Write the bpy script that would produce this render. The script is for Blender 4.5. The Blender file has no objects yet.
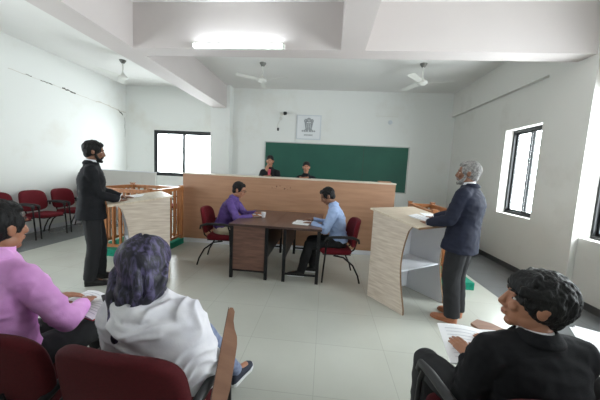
import bpy, bmesh, math, random
from mathutils import Vector as V, Matrix, noise, Euler
random.seed(7)
C = bpy.context.scene.collection
PI = math.pi
R = math.radians

# ------------------------------------------------------------ materials
def lin(c):
    return tuple(((x/255)/12.92 if x/255 <= .04045 else ((x/255+.055)/1.055)**2.4) for x in c)+(1,)

def mat(name, rgb, rough=.6, metal=0, var=.0, vscale=8, bump=0, bscale=60, rgb2=None, stretch=(1,1,1), spec=.5, sheen=0, coat=0, bdist=.01):
    m = bpy.data.materials.new(name); m.use_nodes = True
    nt = m.node_tree; b = nt.nodes['Principled BSDF']
    c = lin(rgb)
    b.inputs['Base Color'].default_value = c
    b.inputs['Roughness'].default_value = rough
    b.inputs['Metallic'].default_value = metal
    b.inputs['Specular IOR Level'].default_value = spec
    if sheen: b.inputs['Sheen Weight'].default_value = sheen
    if coat: b.inputs['Coat Weight'].default_value = coat
    tc = nt.nodes.new('ShaderNodeTexCoord'); mp = nt.nodes.new('ShaderNodeMapping')
    mp.inputs['Scale'].default_value = stretch
    nt.links.new(tc.outputs['Object'], mp.inputs['Vector'])
    if var or rgb2:
        n = nt.nodes.new('ShaderNodeTexNoise'); n.inputs['Scale'].default_value = vscale; n.inputs['Detail'].default_value = 5
        nt.links.new(mp.outputs[0], n.inputs['Vector'])
        r = nt.nodes.new('ShaderNodeValToRGB')
        r.color_ramp.elements[0].position = .32; r.color_ramp.elements[1].position = .68
        d = lin(rgb2) if rgb2 else tuple(x*(1-var) for x in c[:3])+(1,)
        r.color_ramp.elements[0].color = d; r.color_ramp.elements[1].color = c
        nt.links.new(n.outputs[0], r.inputs[0]); nt.links.new(r.outputs[0], b.inputs['Base Color'])
    if bump:
        n2 = nt.nodes.new('ShaderNodeTexNoise'); n2.inputs['Scale'].default_value = bscale; n2.inputs['Detail'].default_value = 4
        nt.links.new(mp.outputs[0], n2.inputs['Vector'])
        bp = nt.nodes.new('ShaderNodeBump'); bp.inputs['Strength'].default_value = bump; bp.inputs['Distance'].default_value = bdist
        nt.links.new(n2.outputs[0], bp.inputs['Height']); nt.links.new(bp.outputs[0], b.inputs['Normal'])
    return m

def emat(name, rgb, s):
    m = bpy.data.materials.new(name); m.use_nodes = True
    b = m.node_tree.nodes['Principled BSDF']
    b.inputs['Base Color'].default_value = lin(rgb)
    b.inputs['Emission Color'].default_value = lin(rgb); b.inputs['Emission Strength'].default_value = s
    return m

def floor_mat(name, rgb, joint):
    m = mat(name, rgb, rough=.16, spec=.55)
    nt = m.node_tree; b = nt.nodes['Principled BSDF']
    tc = nt.nodes.new('ShaderNodeTexCoord')
    br = nt.nodes.new('ShaderNodeTexBrick'); br.offset = 0; br.inputs['Scale'].default_value = 1
    br.inputs['Brick Width'].default_value = .6; br.inputs['Row Height'].default_value = .6
    br.inputs['Mortar Size'].default_value = .003; br.inputs['Mortar Smooth'].default_value = .3
    c = lin(rgb)
    br.inputs['Color1'].default_value = c; br.inputs['Color2'].default_value = tuple(x*.96 for x in c[:3])+(1,)
    br.inputs['Mortar'].default_value = lin(joint)
    nt.links.new(tc.outputs['Object'], br.inputs['Vector'])
    n = nt.nodes.new('ShaderNodeTexNoise'); n.inputs['Scale'].default_value = 1.3; n.inputs['Detail'].default_value = 6
    nt.links.new(tc.outputs['Object'], n.inputs['Vector'])
    mx = nt.nodes.new('ShaderNodeMix'); mx.data_type = 'RGBA'; mx.blend_type = 'MULTIPLY'; mx.inputs[0].default_value = .25
    nt.links.new(br.outputs[0], mx.inputs[6])
    rr = nt.nodes.new('ShaderNodeValToRGB'); rr.color_ramp.elements[0].color = (.7,.68,.64,1); rr.color_ramp.elements[1].color = (1,1,1,1)
    rr.color_ramp.elements[0].position = .3; rr.color_ramp.elements[1].position = .6
    nt.links.new(n.outputs[0], rr.inputs[0]); nt.links.new(rr.outputs[0], mx.inputs[7])
    nt.links.new(mx.outputs[2], b.inputs['Base Color'])
    mr = nt.nodes.new('ShaderNodeMapRange'); mr.inputs[3].default_value = .14; mr.inputs[4].default_value = .3
    nt.links.new(n.outputs[0], mr.inputs[0]); nt.links.new(mr.outputs[0], b.inputs['Roughness'])
    return m

def wall_mat(name, rgb, stain, amt=.35, lo=.55):
    m = mat(name, rgb, rough=.75, bump=.06, bscale=30)
    nt = m.node_tree; b = nt.nodes['Principled BSDF']
    tc = nt.nodes.new('ShaderNodeTexCoord')
    n = nt.nodes.new('ShaderNodeTexNoise'); n.inputs['Scale'].default_value = .9; n.inputs['Detail'].default_value = 8; n.inputs['Roughness'].default_value = .6
    nt.links.new(tc.outputs['Object'], n.inputs['Vector'])
    r = nt.nodes.new('ShaderNodeValToRGB'); r.color_ramp.elements[0].position = .55; r.color_ramp.elements[1].position = .78
    r.color_ramp.elements[0].color = lin(rgb)
    c, s = lin(rgb), lin(stain)
    r.color_ramp.elements[1].color = tuple(c[i]*(1-amt)+s[i]*amt for i in range(3))+(1,)
    nt.links.new(n.outputs[0], r.inputs[0]); nt.links.new(r.outputs[0], b.inputs['Base Color'])
    return m

def glass_mat():
    m = bpy.data.materials.new('window_glass'); m.use_nodes = True; nt = m.node_tree
    nt.nodes.remove(nt.nodes['Principled BSDF'])
    o = nt.nodes['Material Output']; t = nt.nodes.new('ShaderNodeBsdfTransparent'); g = nt.nodes.new('ShaderNodeBsdfGlossy')
    g.inputs['Roughness'].default_value = .02; t.inputs[0].default_value = (.95, .97, .97, 1)
    mx = nt.nodes.new('ShaderNodeMixShader'); mx.inputs[0].default_value = .06
    nt.links.new(t.outputs[0], mx.inputs[1]); nt.links.new(g.outputs[0], mx.inputs[2]); nt.links.new(mx.outputs[0], o.inputs[0])
    return m

M = dict(
 wall=wall_mat('white_wall_paint', (232,234,231), (200,190,172), .35),
 wall_side=wall_mat('off_white_wall_paint', (218,217,212), (175,170,158), .5),
 ceiling=mat('ceiling_paint', (232,231,228), .8, var=.05, vscale=.8),
 beam=mat('beam_paint', (212,204,202), .7, var=.04, vscale=1),
 tile=floor_mat('pale_floor_tile', (186,187,178), (168,169,160)),
 tile_grey=floor_mat('grey_border_tile', (112,114,116), (90,92,94)),
 skirt=mat('dark_skirting', (70,70,72), .4),
 crack=mat('bare_cracked_plaster', (62,58,52), .9, var=.4, vscale=60),
 repair=mat('patched_plaster', (214,210,200), .9, var=.15, vscale=25),
 glass=glass_mat(),
 black_al=mat('black_window_frame', (34,36,38), .35, metal=.2),
 laminate=mat('bench_laminate', (176,135,106), .45, rgb2=(160,120,93), vscale=3, stretch=(.5,1,5), bump=.02),
 cap=mat('pale_bench_edge', (214,204,188), .4),
 desk=mat('brown_desk_laminate', (106,79,68), .32, rgb2=(88,63,55), vscale=6, stretch=(6,.8,.8)),
 desk_edge=mat('dark_desk_edge', (66,46,40), .4),
 modesty=mat('walnut_panel', (112,80,66), .5, rgb2=(88,60,50), vscale=5, stretch=(1,1,7)),
 black_steel=mat('black_powder_coated_steel', (24,24,26), .4, metal=.3, spec=.4),
 black_plastic=mat('black_plastic', (26,26,28), .5),
 lectern=mat('pale_grained_lectern_wood', (214,201,186), .45, rgb2=(188,171,154), vscale=5, stretch=(1,1,9)),
 lectern_top=mat('pale_lectern_top', (212,198,178), .35, rgb2=(196,179,157), vscale=5, stretch=(1,8,1)),
 lectern_edge=mat('brown_edge_band', (120,92,66), .5),
 white_lam=mat('white_laminate', (224,226,232), .35),
 rail=mat('orange_varnished_wood', (176,118,72), .35, rgb2=(150,94,52), vscale=6, stretch=(6,6,1)),
 green=mat('green_carpet', (14,140,112), .95, var=.3, vscale=30, bump=.3, bscale=250),
 board=mat('green_chalkboard', (32,92,76), .6, rgb2=(26,82,70), vscale=1.2),
 board_frame=mat('board_frame', (196,200,196), .4, metal=.3),
 maroon=mat('maroon_upholstery', (112,20,34), .85, rgb2=(94,14,26), vscale=120, bump=.15, bscale=400, spec=.3),
 maroon_shaded=mat('shaded_maroon_upholstery', (72,11,18), .85, rgb2=(62,8,14), vscale=120, bump=.15, bscale=400, spec=.25),  # same maroon cloth, with the dim foreground shade darkened into its colour
 tablet=mat('brown_writing_tablet', (142,104,82), .45, rgb2=(124,88,68), vscale=4, stretch=(1,5,1)),
 fan=mat('white_fan_enamel', (222,222,216), .35),
 fan_grey=mat('grey_fan_metal', (120,120,116), .4, metal=.5),
 poster=mat('poster_paper', (230,233,235), .4),
 poster_ink=mat('grey_print_ink', (176,180,182), .7, rgb2=(146,150,154), vscale=30),
 poster_frame=mat('silver_picture_frame', (212,218,222), .35, metal=.4),
 paper=mat('white_paper', (238,238,240), .7),
 print=mat('printed_text', (196,196,204), .8),
 red_paper=mat('red_notebook_cover', (170,40,50), .6),
 brown_line=mat('bench_marks', (96,74,60), .8),
 tube=emat('glowing_tube', (240,250,255), 14),
 platform=mat('platform_board', (150,146,138), .7, var=.1),
 # people
 skin_a=mat('brown_skin', (132,90,68), .5, var=.08, vscale=20),
 skin_b=mat('tan_skin', (158,108,82), .5, var=.08, vscale=20),
 skin_c=mat('warm_light_brown_skin', (166,116,90), .5, var=.06, vscale=20),
 hair=mat('black_hair', (14,13,13), .55, rgb2=(22,20,20), vscale=60, stretch=(1,1,.3), bump=.5, bscale=150, spec=.25),
 hair_soft=mat('wavy_black_hair', (12,11,12), .48, rgb2=(20,19,20), vscale=70, stretch=(1,1,.3), bump=.4, bscale=140, spec=.3),
 hair_grey=mat('grey_hair', (158,155,152), .8, rgb2=(96,94,94), vscale=50, bump=.8, bscale=140),
 eye=mat('eye_white', (222,218,212), .3), lip=mat('lips', (140,80,72), .5),
 suit=mat('black_suit_cloth', (26,27,31), .85, var=.2, vscale=8, bump=.05, bscale=300, spec=.3),
 suit_fg=mat('charcoal_black_blazer', (25,25,28), .9, rgb2=(19,19,22), vscale=7, bump=.2, bscale=300, spec=.25),
 navy=mat('navy_suit_cloth', (32,36,54), .8, rgb2=(25,28,43), vscale=7, bump=.05, bscale=300, spec=.3),
 black_trouser=mat('black_trouser_cloth', (26,26,29), .85, bump=.1, bscale=200),
 white_shirt=mat('white_shirt', (230,230,234), .75),
 purple=mat('purple_shirt', (92,66,136), .65, rgb2=(72,50,114), vscale=9),
 blue=mat('light_blue_shirt', (166,188,226), .65, rgb2=(150,172,214), vscale=9),
 pink=mat('pink_shirt', (228,166,226), .75, rgb2=(218,150,216), vscale=8, bump=.1, bscale=200),
 beige=mat('beige_trousers', (200,188,164), .8),
 shawl=mat('white_shawl', (228,226,230), .85, rgb2=(212,210,218), vscale=10, bump=.06, bscale=120),
 scarf=mat('patterned_violet_scarf', (84,76,112), .5, rgb2=(14,12,30), vscale=22, stretch=(1.8,1.8,.6), bump=.3, bscale=90),
 denim=mat('grey_blue_denim', (136,146,172), .85, rgb2=(104,114,142), vscale=40),
 sneaker=mat('navy_canvas_shoe', (44,48,62), .8), sole=mat('white_rubber_sole', (226,228,230), .5),
 black_shoe=mat('black_leather_shoe', (18,17,18), .3), brown_shoe=mat('tan_leather_shoe', (166,106,74), .45), 
 dupatta=mat('rose_scarf', (206,84,104), .7), cup=mat('white_cup', (232,232,234), .35),
)

for n_ in M['scarf'].node_tree.nodes:
    if n_.type == 'VALTORGB': n_.color_ramp.elements[0].position = .46; n_.color_ramp.elements[1].position = .66
    if n_.type == 'TEX_NOISE': n_.inputs['Distortion'].default_value = 1.2
# ------------------------------------------------------------ mesh helpers
ICO = {}
class B:
    def __init__(s): s.bm = bmesh.new(); s.mi = 0
    def _tag(s, n0):
        if s.mi == 0: return
        s.bm.faces.ensure_lookup_table()
        for f in s.bm.faces[n0:]: f.material_index = s.mi
    def box(s, lo, hi, bev=0, mtx=None):
        lo, hi = V(lo), V(hi); n0 = len(s.bm.faces)
        r = bmesh.ops.create_cube(s.bm, size=1); c = (lo+hi)/2; d = hi-lo
        for v in r['verts']:
            v.co = V((v.co.x*d.x, v.co.y*d.y, v.co.z*d.z))+c
        if bev:
            es = list({e for v in r['verts'] for e in v.link_edges})
            out = bmesh.ops.bevel(s.bm, geom=es, offset=bev, segments=2, affect='EDGES', profile=.7)
        s._tag(n0)
        if mtx is not None:
            vs = {v for f in list(s.bm.faces)[n0:] for v in f.verts}
            for v in vs: v.co = mtx @ v.co
        return s
    def tube(s, pts, r, seg=10, caps=True):
        pts = [V(p) for p in pts]; n = len(pts); n0 = len(s.bm.faces)
        rs = r if isinstance(r, (list, tuple)) else [r]*n
        rings = []; prev = None
        for i, p in enumerate(pts):
            t = ((pts[min(i+1, n-1)]-pts[max(i-1, 0)])).normalized()
            if prev is None:
                a = V((0,0,1)) if abs(t.z) < .9 else V((1,0,0))
                u = t.cross(a).normalized()
            else:
                u = (prev-t*prev.dot(t)).normalized()
            prev = u; w = t.cross(u)
            rings.append([s.bm.verts.new(p+(u*math.cos(2*PI*k/seg)+w*math.sin(2*PI*k/seg))*rs[i]) for k in range(seg)])
        for a, b in zip(rings, rings[1:]):
            for k in range(seg): s.bm.faces.new((a[k], a[(k+1)%seg], b[(k+1)%seg], b[k]))
        if caps: s.bm.faces.new(rings[0][::-1]); s.bm.faces.new(rings[-1])
        s._tag(n0); return s
    def ell(s, c, r, mtx=None, sub=3):
        n0 = len(s.bm.faces) if s.mi else 0
        if not isinstance(r, (tuple, list)): r = (r, r, r)
        if sub not in ICO:
            tb = bmesh.new(); bmesh.ops.create_icosphere(tb, subdivisions=sub, radius=1)
            tb.verts.index_update()
            ICO[sub] = ([v.co.copy() for v in tb.verts], [tuple(v.index for v in f.verts) for f in tb.faces]); tb.free()
        vs, fs = ICO[sub]; c = V(c)
        A = (mtx.to_3x3() if mtx is not None else Matrix.Identity(3)) @ Matrix.Diagonal(V(r))
        nv = [s.bm.verts.new(A @ v + c) for v in vs]
        for f in fs: s.bm.faces.new((nv[f[0]], nv[f[1]], nv[f[2]]))
        s._tag(n0); return s
    def cap(s, a, b, ra, rb, seg=14):     # tapered capsule
        a, b = V(a), V(b); s.tube([a, b], [ra, rb], seg); s.ell(a, ra, sub=2); s.ell(b, rb, sub=2); return s
    def chain(s, pts, rs):
        for i in range(len(pts)-1): s.cap(pts[i], pts[i+1], rs[i], rs[i+1])
        return s
    def loft(s, rings, seg=28, e=2.3):    # rings: (centre, axisU, axisW, ru, rw)
        n0 = len(s.bm.faces); rr = []
        for c, u, w, ru, rw in rings:
            row = []
            for k in range(seg):
                a = 2*PI*k/seg; ca, sa = math.cos(a), math.sin(a)
                x = math.copysign(abs(ca)**(2/e), ca)*ru; y = math.copysign(abs(sa)**(2/e), sa)*rw
                row.append(s.bm.verts.new(V(c)+V(u)*x+V(w)*y))
            rr.append(row)
        for a, b in zip(rr, rr[1:]):
            for k in range(seg): s.bm.faces.new((a[k], a[(k+1)%seg], b[(k+1)%seg], b[k]))
        s.bm.faces.new(rr[0][::-1]); s.bm.faces.new(rr[-1]); s._tag(n0); return s
    def prism(s, poly, vec):              # polygon (3D points) extruded by vec
        n0 = len(s.bm.faces); vec = V(vec)
        a = [s.bm.verts.new(V(p)) for p in poly]; b = [s.bm.verts.new(V(p)+vec) for p in poly]
        s.bm.faces.new(a[::-1]); s.bm.faces.new(b); n = len(a)
        for k in range(n): s.bm.faces.new((a[k], a[(k+1)%n], b[(k+1)%n], b[k]))
        s._tag(n0); return s
    def grid(s, fn, nu, nv, th=0):
        n0 = len(s.bm.faces)
        g = [[s.bm.verts.new(V(fn(i/nu, j/nv))) for j in range(nv+1)] for i in range(nu+1)]
        for i in range(nu):
            for j in range(nv): s.bm.faces.new((g[i][j], g[i+1][j], g[i+1][j+1], g[i][j+1]))
        s._tag(n0); return s

def obj(name, b, mats, parent=None, org=(0,0,0), smooth=False, ang=40):
    bm = b.bm
    bmesh.ops.recalc_face_normals(bm, faces=bm.faces)
    org = V(org)
    if org.length: bmesh.ops.translate(bm, verts=bm.verts, vec=-org)
    me = bpy.data.meshes.new(name); bm.to_mesh(me); bm.free()
    for m in (mats if isinstance(mats, (list, tuple)) else [mats]): me.materials.append(M[m])
    o = bpy.data.objects.new(name, me); C.objects.link(o)
    if parent is not None: o.parent = parent
    if smooth:
        for p in me.polygons: p.use_smooth = True
        if ang < 180:
            try: me.set_sharp_from_angle(angle=R(ang))
            except Exception: pass
    return o

def remesh(o, vox, smooth=2, fn=None):
    """Fuse the overlapping shapes of o's mesh into one closed skin, relax it, then move vertices by fn(co, no)."""
    md = o.modifiers.new('r', 'REMESH'); md.mode = 'VOXEL'; md.voxel_size = vox
    if smooth:
        ms = o.modifiers.new('s', 'SMOOTH'); ms.factor = .5; ms.iterations = smooth
    par = o.parent; o.parent = None
    bpy.context.view_layer.update()
    dg = bpy.context.evaluated_depsgraph_get(); ev = o.evaluated_get(dg)
    me = bpy.data.meshes.new_from_object(ev); old = o.data; mats = list(old.materials)
    o.modifiers.clear(); o.data = me; me.name = old.name
    bpy.data.meshes.remove(old)
    me.materials.clear()
    for m in mats: me.materials.append(m)
    if fn:
        ns = [v.normal.copy() for v in me.vertices]
        for v, n in zip(me.vertices, ns): v.co = fn(v.co.copy(), n)
    for p in me.polygons: p.use_smooth = True; p.material_index = 0
    o.parent = par
    return o

def tag(o, label=None, cat=None, group=None, kind=None):
    if label: o['label'] = label
    if cat: o['category'] = cat
    if group: o['group'] = group
    if kind: o['kind'] = kind
    return o

def thing(name, label, cat, loc=(0,0,0), rz=0, group=None):
    o = bpy.data.objects.new(name, None); C.objects.link(o); o.empty_display_size = .1
    o.location = loc; o.rotation_euler = (0,0,rz); return tag(o, label, cat, group)

def struct(name, b, m, parent=None, label=None, **k):
    o = obj(name, b, m, parent, **k)
    if parent is None:
        o['kind'] = 'structure'
        if label: o['label'] = label
    return o

def copy_tree(o, parent=None):
    c = o.copy(); C.objects.link(c); c.parent = parent
    for ch in list(o.children): copy_tree(ch, c)
    return c

# ------------------------------------------------------------ room
XL, XR, YB, YF, ZC, ZB = -6.0, 3.25, 8.0, -3.0, 3.78, 3.17
XW = 3.33          # inner face of the wall between the columns
fb = B()
for i, (x0, x1) in enumerate([(XL-.2, -4.87), (-4.87, 2.38), (2.38, XW+.4)]):
    fb.mi = 0 if i == 1 else 1
    fb.box((x0, YF-.2, -.1), (x1, YB+.2, 0))
struct('floor', fb, ['tile', 'tile_grey'], label='pale glossy tiled floor with grey tile borders')
struct('ceiling', B().box((XL-.2, YF-.2, ZC), (XW+.4, YB+.2, ZC+.15)), 'ceiling', label='off-white ceiling slab above the beams')

def wall_open(axis, pos, th, a0, a1, ops, bld, z1=ZC):
    """wall in the plane axis=pos, thickness th outward, with openings (a0,a1,z0,z1)"""
    def bx(a, b, z0, zz):
        if b-a < 1e-4 or zz-z0 < 1e-4: return
        lo, hi = sorted((pos, pos+th))
        if axis == 'x': bld.box((lo, a, z0), (hi, b, zz))
        else: bld.box((a, lo, z0), (b, hi, zz))
    cur = a0
    for (o0, o1, z0, zz) in sorted(ops):
        bx(cur, o0, 0, z1); bx(o0, o1, 0, z0); bx(o0, o1, zz, z1); cur = o1
    bx(cur, a1, 0, z1)
    return bld

WR = [(4.76, 5.72, .95, 2.49), (2.45, 3.93, .86, 2.72), (.2, 1.7, .86, 2.6)]
WB = [(-5.13, -3.3, 1.2, 2.53)]
WL = [(.9, 2.9, .9, 2.6)]
WF = []
struct('wall_right', wall_open('x', XW, .27, YF, YB, WR, B()), 'wall_side', label='right wall with black framed windows set deep in it')
struct('wall_back', wall_open('y', YB, .2, XL, XW+.27, WB, B()), 'wall', label='white back wall behind the judges bench')
lw = wall_open('x', XL, -.2, YF, YB, WL, B())
# crack lines in the left wall (thin irregular patches of bare plaster)
def crack(bld, pts, w):
    for (y0, z0), (y1, z1) in zip(pts, pts[1:]):
        a = random.uniform(.5, 1)*w; c = random.uniform(.3, 1)*w
        bld.prism([(XL, y0, z0-a), (XL, y1, z1-c), (XL, y1, z1+c), (XL, y0, z0+a)], (.004, 0, 0))
lw.mi = 1
def wob(y0, z0, y1, z1, n, j):
    return [(y0+(y1-y0)*k/n, z0+(z1-z0)*k/n+random.uniform(-j, j)) for k in range(n+1)]
crack(lw, wob(5.5, 3.145, 5.75, 3.135, 6, .01), .012)
crack(lw, wob(5.98, 3.125, 6.32, 3.10, 7, .012), .02)
crack(lw, wob(5.2, 3.165, 5.32, 3.16, 4, .008), .008)
crack(lw, wob(7.68, 3.02, 7.86, 2.9, 5, .02), .02)
crack(lw, [(7.93, 2.84), (7.95, 2.7), (7.93, 2.58), (7.95, 2.45), (7.94, 2.3)], .014)
lw.mi = 2
crack(lw, wob(4.9, 3.18, 6.9, 3.06, 30, .008), .006)
crack(lw, wob(6.9, 3.06, 7.99, 3.0, 14, .02), .016)
struct('wall_left', lw, ['wall', 'crack', 'repair'], label='white left wall with a horizontal crack near the ceiling')
struct('wall_front', wall_open('y', YF, -.2, XL, XW+.27, WF, B()), 'wall', label='wall behind the viewer')
# beams and columns
struct('trim_1', B().box((-3.23, YF, ZB), (-2.84, YB, ZC)), 'beam', label='concrete ceiling beam running to the back pillar')
struct('trim_2', B().box((.1, YF, ZB), (.42, 3.95, ZC)), 'beam', label='short ceiling beam ending at the cross beam')
struct('trim_3', B().box((-2.84, 3.95, ZB), (XR, 4.22, ZC)), 'beam', label='cross beam carrying the tube light')
struct('trim_4', B().box((XR, YF, ZB), (XW+.1, YB, ZC)), 'wall_side', label='deep beam along the top of the right wall')
struct('trim_5', B().box((XR, 3.915, 0), (XW+.29, 4.70, ZB)), 'wall_side', label='broad white column between the two right windows')
struct('trim_6', B().box((-3.28, 7.72, 0), (-2.74, YB, ZC)), 'wall', label='white pillar beside the back window')
struct('baseboard_right', B().box((XW-.015, YF, 0), (XW, 3.93, .09)).box((XR-.012, 3.92, 0), (XR, 4.71, .09)).box((XW-.015, 4.71, 0), (XW, YB, .09)), 'skirt', label='dark skirting along the right wall')
struct('baseboard_left', B().box((XL, YF, 0), (XL+.012, YB, .09)), 'white_lam', label='pale skirting along the left wall')
struct('baseboard_back', B().box((XL, YB-.012, 0), (XW, YB, .09)), 'white_lam', label='pale skirting along the back wall')

wn = 0
def window(axis, pos, a0, a1, z0, z1, split=.5, label=None, q=.035):
    global wn
    wn += 1
    e = bpy.data.objects.new('window_%d' % wn, None); C.objects.link(e); e['kind'] = 'structure'
    if label: e['label'] = label
    def bx(b, p0, p1, a, c, z, zz):
        if axis == 'x': b.box((p0, a, z), (p1, c, zz))
        else: b.box((a, p0, z), (c, p1, zz))
    t = .045; f = B()
    bx(f, pos-.03, pos+.05, a0, a1, z0, z0+t); bx(f, pos-.03, pos+.05, a0, a1, z1-t, z1)
    bx(f, pos-.03, pos+.05, a0, a0+t, z0+t, z1-t); bx(f, pos-.03, pos+.05, a1-t, a1, z0+t, z1-t)
    obj('window_frame', f, 'black_al', e)
    am = a0+(a1-a0)*split
    for k, (s0, s1, off) in enumerate([(a0+t, am+.025, -.012), (am-.025, a1-t, .022)]):
        s = B(); p0, p1 = pos+off-.012, pos+off+.012
        bx(s, p0, p1, s0, s1, z0+t, z0+t+q); bx(s, p0, p1, s0, s1, z1-t-q, z1-t)
        bx(s, p0, p1, s0, s0+q, z0+t+q, z1-t-q); bx(s, p0, p1, s1-q, s1, z0+t+q, z1-t-q)
        so = obj('sash', s, 'black_al', e)
        g = B(); bx(g, pos+off-.002, pos+off+.002, s0+q, s1-q, z0+t+q, z1-t-q)
        obj('pane', g, 'glass', so)
    # daylight portal at the opening
    L = bpy.data.lights.new('daylight', 'AREA'); L.shape = 'RECTANGLE'; L.size = (a1-a0); L.size_y = z1-z0
    L.cycles.is_portal = True
    lo = bpy.data.objects.new('daylight', L); C.objects.link(lo)
    ca, cz = (a0+a1)/2, (z0+z1)/2
    inward = {'xr': (-1,0,0), 'xl': (1,0,0), 'yb': (0,-1,0), 'yf': (0,1,0)}[axis+('r' if pos > 0 else 'l') if axis == 'x' else axis+('b' if pos > 0 else 'f')]
    d = V(inward); p = V((pos, ca, cz)) if axis == 'x' else V((ca, pos, cz))
    lo.location = p-d*.12
    lo.rotation_euler = d.to_track_quat('-Z', 'Y').to_euler()
window('x', XW+.17, *WR[0], split=.5, label='black framed sliding window in the right wall beyond the column')
window('x', XW+.17, *WR[1], split=.5, label='black framed window at the right edge, nearer than the column')
window('x', XW+.17, *WR[2])
window('y', YB+.035, *WB[0], split=.5, q=.06, label='black framed sliding window in the back wall left of the pillar')
window('x', XL-.12, *WL[0])

# ------------------------------------------------------------ tube light, fans
def tube_light(loc, label, L=1.22, down=False):
    t = thing('tube_light', label, 'light', loc, 0, None)
    obj('housing', B().box((-L/2-.03, -.0, -.03), (L/2+.03, .045, .035), .006), 'fan', t)
    for s in (-1, 1): obj('lamp_holder', B().box((s*(L/2+.015)-.012, -.05, -.025), (s*(L/2+.015)+.012, 0, .02), .004), 'fan', t)
    obj('lamp_tube', B().tube([(-L/2, -.03, 0), (L/2, -.03, 0)], .016, 14), 'tube', t, smooth=True)
    return t
tube_light((-1.29, 3.905, 3.19), 'glowing white tube light on the face of the cross beam')

def fan(loc, rz, label):
    t = thing('ceiling_fan', label, 'ceiling fan', loc, rz, 'white ceiling fans')
    obj('canopy', B().tube([(0,0,0), (0,0,-.02), (0,0,-.07)], [.07, .065, .03], 20), 'fan_grey', t, smooth=True)
    obj('downrod', B().tube([(0,0,-.05), (0,0,-.32)], .013, 10), 'fan', t, smooth=True)
    obj('motor', B().tube([(0,0,-.27), (0,0,-.30), (0,0,-.33), (0,0,-.345), (0,0,-.385), (0,0,-.40), (0,0,-.42)], [.02, .045, .06, .1, .1, .075, .03], 24), 'fan', t, smooth=True)
    for k in range(3):
        a = 2*PI*k/3; ca, sa = math.cos(a), math.sin(a)
        mt = Matrix.Rotation(a, 4, 'Z')
        b = B(); n = 10
        top = [(.09+.5*i/n, .045+.012*math.sin(PI*i/n)+.01*i/n, .008) for i in range(n+1)]
        poly = [V((x, y, -.355+.012)) for x, y, _ in top]+[V((x, -y, -.355-.012)) for x, y, _ in reversed(top)]
        b.prism([mt@p for p in poly], (0,0,-.004))
        obj('blade', b, 'fan', t)
    return t
f0 = fan((-4.62, 6.08, ZC), R(12), 'white ceiling fan above the left chairs, leftmost of the three')
f1 = fan((-1.47, 6.1, ZC), R(100), 'white ceiling fan behind the tube light, middle of the three')
f2 = fan((1.80, 6.0, ZC), R(-8), 'white ceiling fan near the right beam, rightmost of the three')

# ------------------------------------------------------------ back wall things
t = thing('chalkboard', 'long dark green chalkboard on the back wall behind the two seated women', 'chalkboard', (.21, YB, 1.7))
bb = B().box((-1.76, YB-.03, 1.08), (2.2, YB-.008, 2.31)); obj('board_surface', bb, 'board', t, org=t.location)
fr = B()
for lo, hi in [((-1.79, 1.05), (2.23, 1.08)), ((-1.79, 2.31), (2.23, 2.335)), ((-1.79, 1.08), (-1.76, 2.31)), ((2.2, 1.08), (2.23, 2.31))]:
    fr.box((lo[0], YB-.04, lo[1]), (hi[0], YB, hi[1]))
obj('frame', fr, 'board_frame', t, org=t.location)
obj('seam', B().box((1.0, YB-.032, 1.08), (1.006, YB-.03, 2.31)), 'desk_edge', t, org=t.location)

t = thing('emblem_poster', 'framed poster with a grey lion capital emblem above the chalkboard', 'poster', (-.56, YB, 2.76))
e0 = V((-.56, YB, 2.76))
obj('frame', B().box((-.345+e0.x, YB-.03, 2.425), (.345+e0.x, YB, 3.1), .004), 'poster_frame', t, org=e0)
obj('sheet', B().box((-.315+e0.x, YB-.034, 2.455), (.315+e0.x, YB-.029, 3.07)), 'poster', t, org=e0)
b = B(); yy = YB-.036
def disc(b, x, z, rx, rz, n=20, th=.003):
    b.prism([(e0.x+x+rx*math.cos(2*PI*k/n), yy, e0.z+z+rz*math.sin(2*PI*k/n)) for k in range(n)], (0, -th, 0))
def pl(b, pts, th=.003): b.prism([(e0.x+x, yy, e0.z+z) for x, z in pts], (0, -th, 0))
# three lion heads with manes, shoulders, legs, abacus, bell and motto line
disc(b, 0, .2, .062, .065); disc(b, -.085, .175, .05, .055); disc(b, .085, .175, .05, .055)
pl(b, [(-.125,.16), (-.1,.02), (-.085,-.05), (.085,-.05), (.1,.02), (.125,.16), (.06,.12), (-.06,.12)])
for x in (-.08, -.03, .03, .08): disc(b, x, -.06, .026, .022)
pl(b, [(-.13,-.075), (.13,-.075), (.13,-.125), (-.13,-.125)])
for s in (-1, 1): disc(b, s*.165, -.1, .03, .022)
for x in (-.11, -.075, -.04, -.005, .03, .065, .1): pl(b, [(x-.008,-.2), (x+.014,-.2), (x+.014,-.232), (x-.008,-.232)])
pl(b, [(-.125,-.193), (.125,-.193), (.125,-.2), (-.125,-.2)])
obj('emblem', b, 'poster_ink', t, org=e0)
yy = YB-.040
for x, z, r in [(-.02, .2, .01), (.02, .2, .01), (0, .178, .012), (-.095, .18, .008), (.095, .18, .008), (0, -.1, .019), (-.08,-.1,.012), (.08,-.1,.012)]:
    b = B(); disc(b, x, z, r, r, 10, .001); obj('emblem_detail', b, 'poster', t, org=e0)
for x in (-.05, 0, .05):
    b = B(); pl(b, [(x-.004,.1), (x+.004,.1), (x+.004,-.03), (x-.004,-.03)], .001); obj('emblem_detail', b, 'poster', t, org=e0)

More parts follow.
